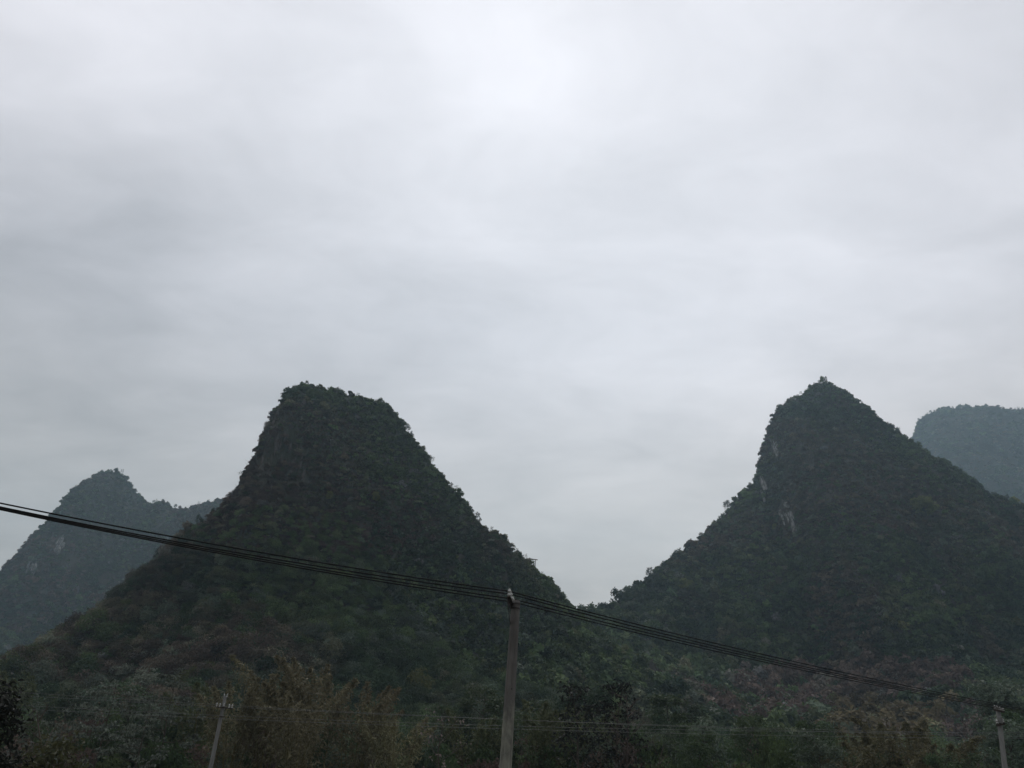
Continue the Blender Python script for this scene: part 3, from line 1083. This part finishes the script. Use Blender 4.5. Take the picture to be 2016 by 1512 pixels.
base, h = foot(1285, 1455, 34)
e = plant('leaning_sapling', LEAN, base, h * 1.05, 'dark leafless sapling leaning over near the bare twiggy tree', lean=(0, 0.38), rz=0)
e.location.x -= 1.6
LEAN2 = grow_tree(458, 7.0, 0.45, 1.5, 9, 0, 0, trunk_r=0.08, bark=M_BARK, twigs=3)
base, h = foot(60, 1400, 27)
e = plant('leaning_sapling', LEAN2, base, h * 1.1, 'dark leaning leafless branch stem beside the dark near tree', lean=(0, -0.42), rz=0)
e.location.x += 2.6
NEAR = grow_tree(460, 7.0, 0.12, 1.9, 20, 5200, 0.17, 0.9, 0.11, 4, 0.10, M_NEAR, M_BARK, top_taper=0.75)
base, h = foot(4, 1352, 20)
plant('dark_tree', NEAR, base, h, 'near-black leafy tree cut off by the picture edge at the bottom corner', rz=0.5)
LIMEB = grow_tree(462, 6.0, 0.1, 1.7, 16, 2200, 0.20, 0.8, 0.12, 3, 0.06, M_LIME, M_BARK)
base, h = foot(105, 1445, 25)
plant('yellow_shrub', LIMEB, base, h, 'dull yellow-green shrub beside the near-black tree', category='shrub')

# ------------------------------------------------------------------ bamboo
def grow_bamboo(seed, culms, height, leaves, leaf_mat):
    """arching culms from one root, each a part, and one mass of narrow leaves"""
    r = np.random.default_rng(seed)
    out, C, Nn = [], [], []
    for k in range(culms):
        a = r.uniform(0, 2 * math.pi)
        h = height * r.uniform(0.72, 1.0)
        reach = h * r.uniform(0.08, 0.34)
        p0 = np.array([math.cos(a), math.sin(a), 0]) * r.uniform(0.1, 0.9)
        pts = []
        for i in range(9):
            f = i / 8
            pts.append(p0 + np.array([math.cos(a) * reach * f ** 2.3, math.sin(a) * reach * f ** 2.3, h * (f - 0.16 * f ** 4) - 0.3 * (1 - f)]))
        g = Geo()
        g.tube(pts, [0.055 * (1 - 0.85 * i / 8) for i in range(9)], 5)
        out.append(g.mesh('culm', M_CULM))
        m_ = leaves // culms
        f = 0.34 + 0.70 * r.random(m_) ** 0.6
        f = f.clip(0, 1)
        x = f * 8
        i0 = np.minimum(x.astype(int), 7)
        A = np.array(pts)
        base = A[i0] + (A[i0 + 1] - A[i0]) * (x - i0)[:, None]
        rad = 0.10 + 0.95 * np.sin(np.pi * np.clip(f, 0.1, 1)) ** 0.8
        d = r.normal(0, 0.5, (m_, 3))
        d[:, 2] = d[:, 2] * 0.6 - 0.12
        C.append(base + d * rad[:, None])
        Nn.append(d * 0.5 + np.array([0, 0, 0.35]))
    P, Q, lv = leaf_cards(np.concatenate(C), np.concatenate(Nn), 0.34, 0.24, 0.3, r)
    return out, mesh_np('foliage', P, Q, leaf_mat, False, {'leaf': lv}), height * 0.84


def plant_bamboo(shape, u, v, Y, label, rz, group=None, wide=1.0, name='bamboo_clump'):
    cs, fm, h0 = shape
    base, h = foot(u, v, Y)
    e = bpy.data.objects.new(name, None)
    COL.objects.link(e)
    s = h / h0
    e.location, e.scale, e.rotation_euler = base, (s * wide, s * wide, s), (0, 0, rz)
    tag(e, label, 'bamboo', group)
    for c_ in cs:
        link('culm', c_, e)
    link('foliage', fm, e)


BAM = [grow_bamboo(500 + k, 13, 12.0, 5200, M_BAMBOO) for k in range(3)]
BAMG = [grow_bamboo(510 + k, 11, 10.0, 4200, M_BAMBOO_G) for k in range(2)]
BAMO = [grow_bamboo(520 + k, 11, 9.0, 4200, M_OCHRE) for k in range(2)]
for i, (u, v, Y, lab) in enumerate(((640, 1288, 62, 'dry brown bamboo clump with the tallest plume, below the flat-topped hill'),
                                    (552, 1296, 64, 'dry brown bamboo clump with the second tallest plume, beside the tallest'),
                                    (480, 1322, 63, 'dry brown bamboo clump closest to the thin pole'),
                                    (716, 1338, 61, 'dry brown bamboo clump on the central-pole side of the tallest plume'),
                                    (600, 1350, 55, 'low dry bamboo clump in front of the two tallest plumes'),
                                    (790, 1384, 58, 'last low dry bamboo clump of the row, nearest the central pole'))):
    plant_bamboo(BAM[i % 3], u, v, Y, lab, 1.1 * i, wide=0.95)
for i, (u, v, Y, lab) in enumerate(((1070, 1376, 70, 'green bamboo tuft right beside the shaft of the central pole'),
                                    (1180, 1392, 74, 'green bamboo tuft behind the two slim dark trees'),
                                    (930, 1400, 72, 'dull green bamboo tuft between the pale-twigged tree and the central pole'),
                                    (420, 1345, 78, 'dull green bamboo tuft behind the thin pole'))):
    plant_bamboo(BAMG[i % 2], u, v, Y, lab, 0.9 * i)
for i, (u, v, Y, lab) in enumerate(((1780, 1412, 84, 'ochre bamboo clump, tallest of the ochre patch near the shorter pole'),
                                    (1700, 1428, 80, 'ochre bamboo clump at the open end of the ochre patch'),
                                    (1845, 1436, 78, 'ochre bamboo clump of the patch closest to the shorter pole'),
                                    (1750, 1452, 70, 'low ochre bamboo clump at the front of the ochre patch'),
                                    (1650, 1462, 74, 'lowest outlying ochre bamboo clump of the patch'))):
    plant_bamboo(BAMO[i % 2], u, v, Y, lab, 0.7 * i, wide=1.15)
plant_bamboo(BAMG[0], 22, 1318, 110, 'bright green bamboo tuft above the near-black tree', 0.3, wide=1.2)


# ------------------------------------------------------------------ poles
def axis_from(top_px, low_px, Y):
    t, b = at(*top_px, Y), at(*low_px, Y)
    d = (b - t).normalized()
    base = t + d * ((t.z - ground_z(t.x, t.y)) / -d.z)
    return t, base


def shaft_mesh(t, base, r_top, r_low, mat, sides=20):
    g = Geo()
    L = (t - base).length
    g.tube_profile(base, (t - base).normalized(), [(-0.6, r_low * 1.01)] + [(L * i / 12, r_low + (r_top - r_low) * i / 12) for i in range(13)] + [(L + 0.012, r_top * 0.8)], sides)
    return g.mesh('shaft', mat, True)


def insulator(p, axis, h=0.13, r=0.042):
    g = Geo()
    g.tube_profile(Vector(p), Vector(axis).normalized(), [(0, r * 0.55), (h * 0.12, r), (h * 0.3, r * 0.95), (h * 0.38, r * 0.62), (h * 0.52, r * 0.6), (h * 0.6, r * 0.95), (h * 0.72, r * 0.98),
                                                          (h * 0.8, r * 0.6), (h * 0.92, r * 0.55), (h, r * 0.3)], 12)
    return g.mesh('insulator', M_PORCELAIN, True)


def root_at(name, loc):
    e = bpy.data.objects.new(name, None)
    COL.objects.link(e)
    e.location = loc
    return e


def part(name, me, root):
    """a part whose mesh was built in world space"""
    me.transform(Matrix.Translation(-Vector(root.location)))
    return link(name, me, root)


# central pole: its crossarm points almost at the camera
YC = 14.4
top, base = axis_from((1015.5, 1184), (995, 1512), YC)
pole = root_at('concrete_pole', base)
tag(pole, 'thick weathered concrete pole in the middle carrying four black cables', 'utility pole')
part('shaft', shaft_mesh(top, base, 0.079, 0.150, M_CONCRETE), pole)
INS_PX = [(1003.0, 1164.0, 13.80), (1005.5, 1169.5, 14.08), (1009.0, 1179.0, 14.62), (1012.0, 1185.5, 14.93)]
ATT = [at(*q) for q in INS_PX]
zarm = min(p.z for p in ATT) - 0.115
a0, a1 = ATT[0].copy(), ATT[3].copy()
a0.z = a1.z = zarm
axis = (a1 - a0).normalized()
g = Geo()
g.beam(a0 - axis * 0.09, a1 + axis * 0.09, 0.063, 0.008)
g.beam(a0 - axis * 0.09 + Vector((-0.028, 0, -0.035)), a1 + axis * 0.09 + Vector((-0.028, 0, -0.035)), 0.007, 0.063)
part('crossarm', g.mesh('crossarm', M_STEEL), pole)
g = Geo()
g.beam(a0 + axis * 0.12 + Vector((-0.03, 0, -0.06)), top + Vector((-0.085, 0, -0.42)), 0.006, 0.04)
part('brace', g.mesh('brace', M_STEEL), pole)
g = Geo()
for dz in (-0.06, -0.14):
    g.tube_profile(top + Vector((0, 0, dz)), Vector((0, 0, 1)), [(0, 0.086), (0.025, 0.086)], 20)
part('clamp_band', g.mesh('clamp_band', M_STEEL), pole)
for p in ATT:
    o = part('insulator', insulator((p.x, p.y, zarm + 0.02), (0, 0, 1), p.z - zarm + 0.02), pole)
    g = Geo().tube([(p.x, p.y, zarm - 0.10), (p.x, p.y, zarm + 0.03)], 0.011, 6)
    part('pin', g.mesh('pin', M_STEEL), pole)
g = Geo()
for f, s in ((0.80, 1), (0.62, -1), (0.45, 1)):
    c_ = base.lerp(top, f)
    rr = 0.150 + (0.079 - 0.150) * f
    g.tube([c_ + Vector((s * 0.02, -rr + 0.01, 0)), c_ + Vector((s * 0.02, -rr - 0.012, 0))], 0.012, 8)
part('bolt', g.mesh('bolt', M_STEEL), pole)

# thin pole with two tiers of insulators
YL = 40.0
top, base = axis_from((443.5, 1371), (414.5, 1512), YL)
pole2 = root_at('concrete_pole', base)
tag(pole2, 'thin pale concrete pole with white insulators in front of the bamboo', 'utility pole')
part('shaft', shaft_mesh(top, base, 0.075, 0.125, M_CONCRETE_PALE), pole2)
ARM_L, ARM_R = at(424, 1391.5, YL - 0.1), at(458, 1395, YL - 0.1)
part('crossarm', Geo().beam(ARM_L, ARM_R, 0.06, 0.06).mesh('crossarm', M_STEEL), pole2)
LOW_L, LOW_R = at(432, 1411, YL - 0.1), at(442, 1411.5, YL - 0.1)
part('crossarm', Geo().beam(LOW_L, LOW_R, 0.05, 0.05).mesh('crossarm', M_STEEL), pole2)
ATT2 = []
for f in (0.06, 0.24, 0.78, 0.95):
    p = ARM_L.lerp(ARM_R, f)
    part('insulator', insulator(p, (0, 0, 1), 0.19, 0.042), pole2)
    ATT2.append(p + Vector((0, 0, 0.17)))
for du in (-2.2, 2.6):
    p = at(443.5 + du, 1373, YL - 0.02)
    part('insulator', insulator(p, (du * 0.05, 0, 1), 0.17, 0.036), pole2)
part('insulator', insulator(at(440.3, 1390.5, YL - 0.16), (0, 0, 1), 0.15, 0.04), pole2)

# shorter pole at the picture edge
YR = 32.0
top, base = axis_from((1965, 1397), (1978.5, 1512), YR)
pole3 = root_at('concrete_pole', base)
tag(pole3, 'shorter grey concrete pole where the four cables leave the picture', 'utility pole')
part('shaft', shaft_mesh(top, base, 0.080, 0.125, M_CONCRETE_PALE), pole3)
part('crossarm', Geo().beam(at(1957, 1397.5, YR - 0.12), at(1977, 1402, YR - 0.12), 0.06, 0.06).mesh('crossarm', M_STEEL), pole3)
part('bracket', Geo().beam(at(1962, 1428, YR - 0.13), at(1977, 1424, YR - 0.13), 0.07, 0.09).mesh('bracket', M_STEEL), pole3)
for u, v in ((1959.5, 1396.0), (1964.0, 1397.0), (1969.5, 1398.5), (1975.0, 1400.0)):
    part('insulator', insulator(at(u, v, YR - 0.12), (0, 0, 1), 0.13, 0.05), pole3)
for u, v in ((1964, 1425), (1974.5, 1422)):
    part('insulator', insulator(at(u, v, YR - 0.14), (0, 0, 1), 0.15, 0.06), pole3)
part('junction_box', Geo().beam(at(1968, 1413, YR - 0.16), at(1969.4, 1424, YR - 0.16), 0.16, 0.12).mesh('junction_box', M_CONCRETE_PALE), pole3)

# small two-post frame on the ridge
q0, q1 = ridge_at(H_MID, 1041), ridge_at(H_MID, 1048)
frame = root_at('ridge_frame', (q0 + q1) / 2)
tag(frame, 'tiny two-post line support standing on the ridge above the gap', 'pylon')
hz = at(1045, 1099, q0.y).z
for p in (q0, q1):
    part('post', Geo().tube([Vector((p.x, p.y, p.z - 1.5)), Vector((p.x, p.y, hz))], 0.13, 6).mesh('post', M_PALE_BARK), frame)
part('crossbar', Geo().beam(Vector((q0.x - 0.7, q0.y - 0.15, hz - 0.2)), Vector((q1.x + 0.7, q1.y - 0.15, hz - 0.2)), 0.22, 0.26).mesh('crossbar', M_PALE_BARK), frame)


# ------------------------------------------------------------------ cables
def wire_points(anchor, direction, ctrl, u_list):
    """points of a cable hanging in the upright plane through anchor along direction (plan); ctrl gives its run in the picture"""
    cu, cv = np.array([c_[0] for c_ in ctrl]), np.array([c_[1] for c_ in ctrl])
    co_ = np.polyfit(cu, cv, 2 if len(ctrl) > 2 else 1)
    nrm = Vector((direction[1], -direction[0], 0)).normalized()
    pts = []
    for u in u_list:
        d = ray(u, np.polyval(co_, u))
        t = (anchor - CAM).dot(nrm) / d.dot(nrm)
        pts.append(CAM + d * t)
    return pts


LEFT_DIR, RIGHT_DIR = (-1.0, -0.35), (20.4, 17.6)
LEFT_V = [(990, 1041.5, 1083, 1136), (997.5, 1050, 1091.5, 1142.5), (1000, 1053.5, 1096, 1149), (1002.5, 1056.5, 1100, 1153.5)]
RIGHT_V = [((1250, 1228), (1600, 1311), (1807, 1354), (1950, 1384), (2016, 1396)), ((1250, 1233.5), (1600, 1316), (1807, 1359), (1950, 1387.5), (2016, 1398)),
           ((1250, 1239), (1600, 1319.5), (1807, 1362.5), (1950, 1390), (2016, 1400)), ((1250, 1244.5), (1600, 1323), (1807, 1366.5), (1950, 1393), (2016, 1402.5))]
NAMES = ['topmost of the four black cables on the central pole', 'second from the top of the four black cables on the central pole',
         'third from the top of the four black cables on the central pole', 'lowest of the four black cables on the central pole']
for k in range(4):
    anc = ATT[k]
    apx = INS_PX[k][:2]
    lc = [(u, v) for u, v in zip((0, 250, 500, 800), LEFT_V[k])] + [(apx[0], apx[1])] * 3
    L = wire_points(anc, LEFT_DIR, lc, np.linspace(-260, apx[0], 40))
    rc = [(apx[0], apx[1])] * 3 + list(RIGHT_V[k])
    Rr = wire_points(anc, RIGHT_DIR, rc, np.linspace(apx[0], 2016 + 160, 44))
    e0 = L[0] + (L[0] - L[1]).normalized() * 9.0 + Vector((0, 0, 0.4))
    pts = [e0] + L[:-1] + [anc] + Rr[1:]
    o = link('power_cable', Geo().tube(pts, 0.0115, 6).mesh('power_cable', M_CABLE, True))
    tag(o, NAMES[k], 'cable', 'four black cables')

THIN = [([(0, 1365), (220, 1373), (443, 1386), (700, 1395), (1100, 1427), (1500, 1440), (2016, 1448)], 0, 'upper thin grey wire crossing in front of the bamboo'),
        ([(0, 1371), (220, 1379), (443, 1388), (700, 1399), (1100, 1425), (1500, 1437), (2016, 1443)], 3, 'second thin grey wire crossing in front of the bamboo'),
        ([(0, 1390), (220, 1396), (443, 1408), (560, 1412), (760, 1418), (1100, 1437), (1500, 1441), (2016, 1440)], 1, 'lowest but one thin grey wire, below the insulators of the thin pole'),
        ([(0, 1397), (220, 1404), (443, 1412), (560, 1418), (760, 1425), (1100, 1442), (1500, 1450), (2016, 1452)], 2, 'lowest thin grey wire passing the thin pole')]
for ctrl, ai, lab in THIN:
    anc = ATT2[ai]
    pts = wire_points(anc, (1.0, 0.02), ctrl, np.linspace(-200, 2200, 90))
    o = link('thin_wire', Geo().tube(pts, 0.0075, 4).mesh('thin_wire', M_WIRE, True))
    tag(o, lab, 'wire', 'thin wires of the thin pole')

# ------------------------------------------------------------------ haze
g = Geo()
X0, Y0, ZT = 2600.0, 2600.0, 700.0
B = [(-X0, -Y0, -2.5), (X0, -Y0, -2.5), (X0, Y0, -2.5), (-X0, Y0, -2.5), (-X0, -Y0, ZT), (X0, -Y0, ZT), (X0, Y0, ZT), (-X0, Y0, ZT)]
m, N = new_mat('haze')
pv = N.new('ShaderNodeVolumePrincipled')
pv.inputs['Color'].default_value = (0.62, 0.85, 1.0, 1)
pv.inputs['Density'].default_value = 0.00022
pv.inputs['Anisotropy'].default_value = 0.6
hout = N.new('ShaderNodeOutputMaterial')
N.put(hout.inputs['Volume'], pv.outputs[0])
hz_o = link('haze', mesh_np('haze', B, np.array([(3, 2, 1, 0), (4, 5, 6, 7), (0, 1, 5, 4), (1, 2, 6, 5), (2, 3, 7, 6), (3, 0, 4, 7)]), m))
tag(hz_o, 'thin grey-blue haze veiling the farther hills', 'haze', kind='stuff')
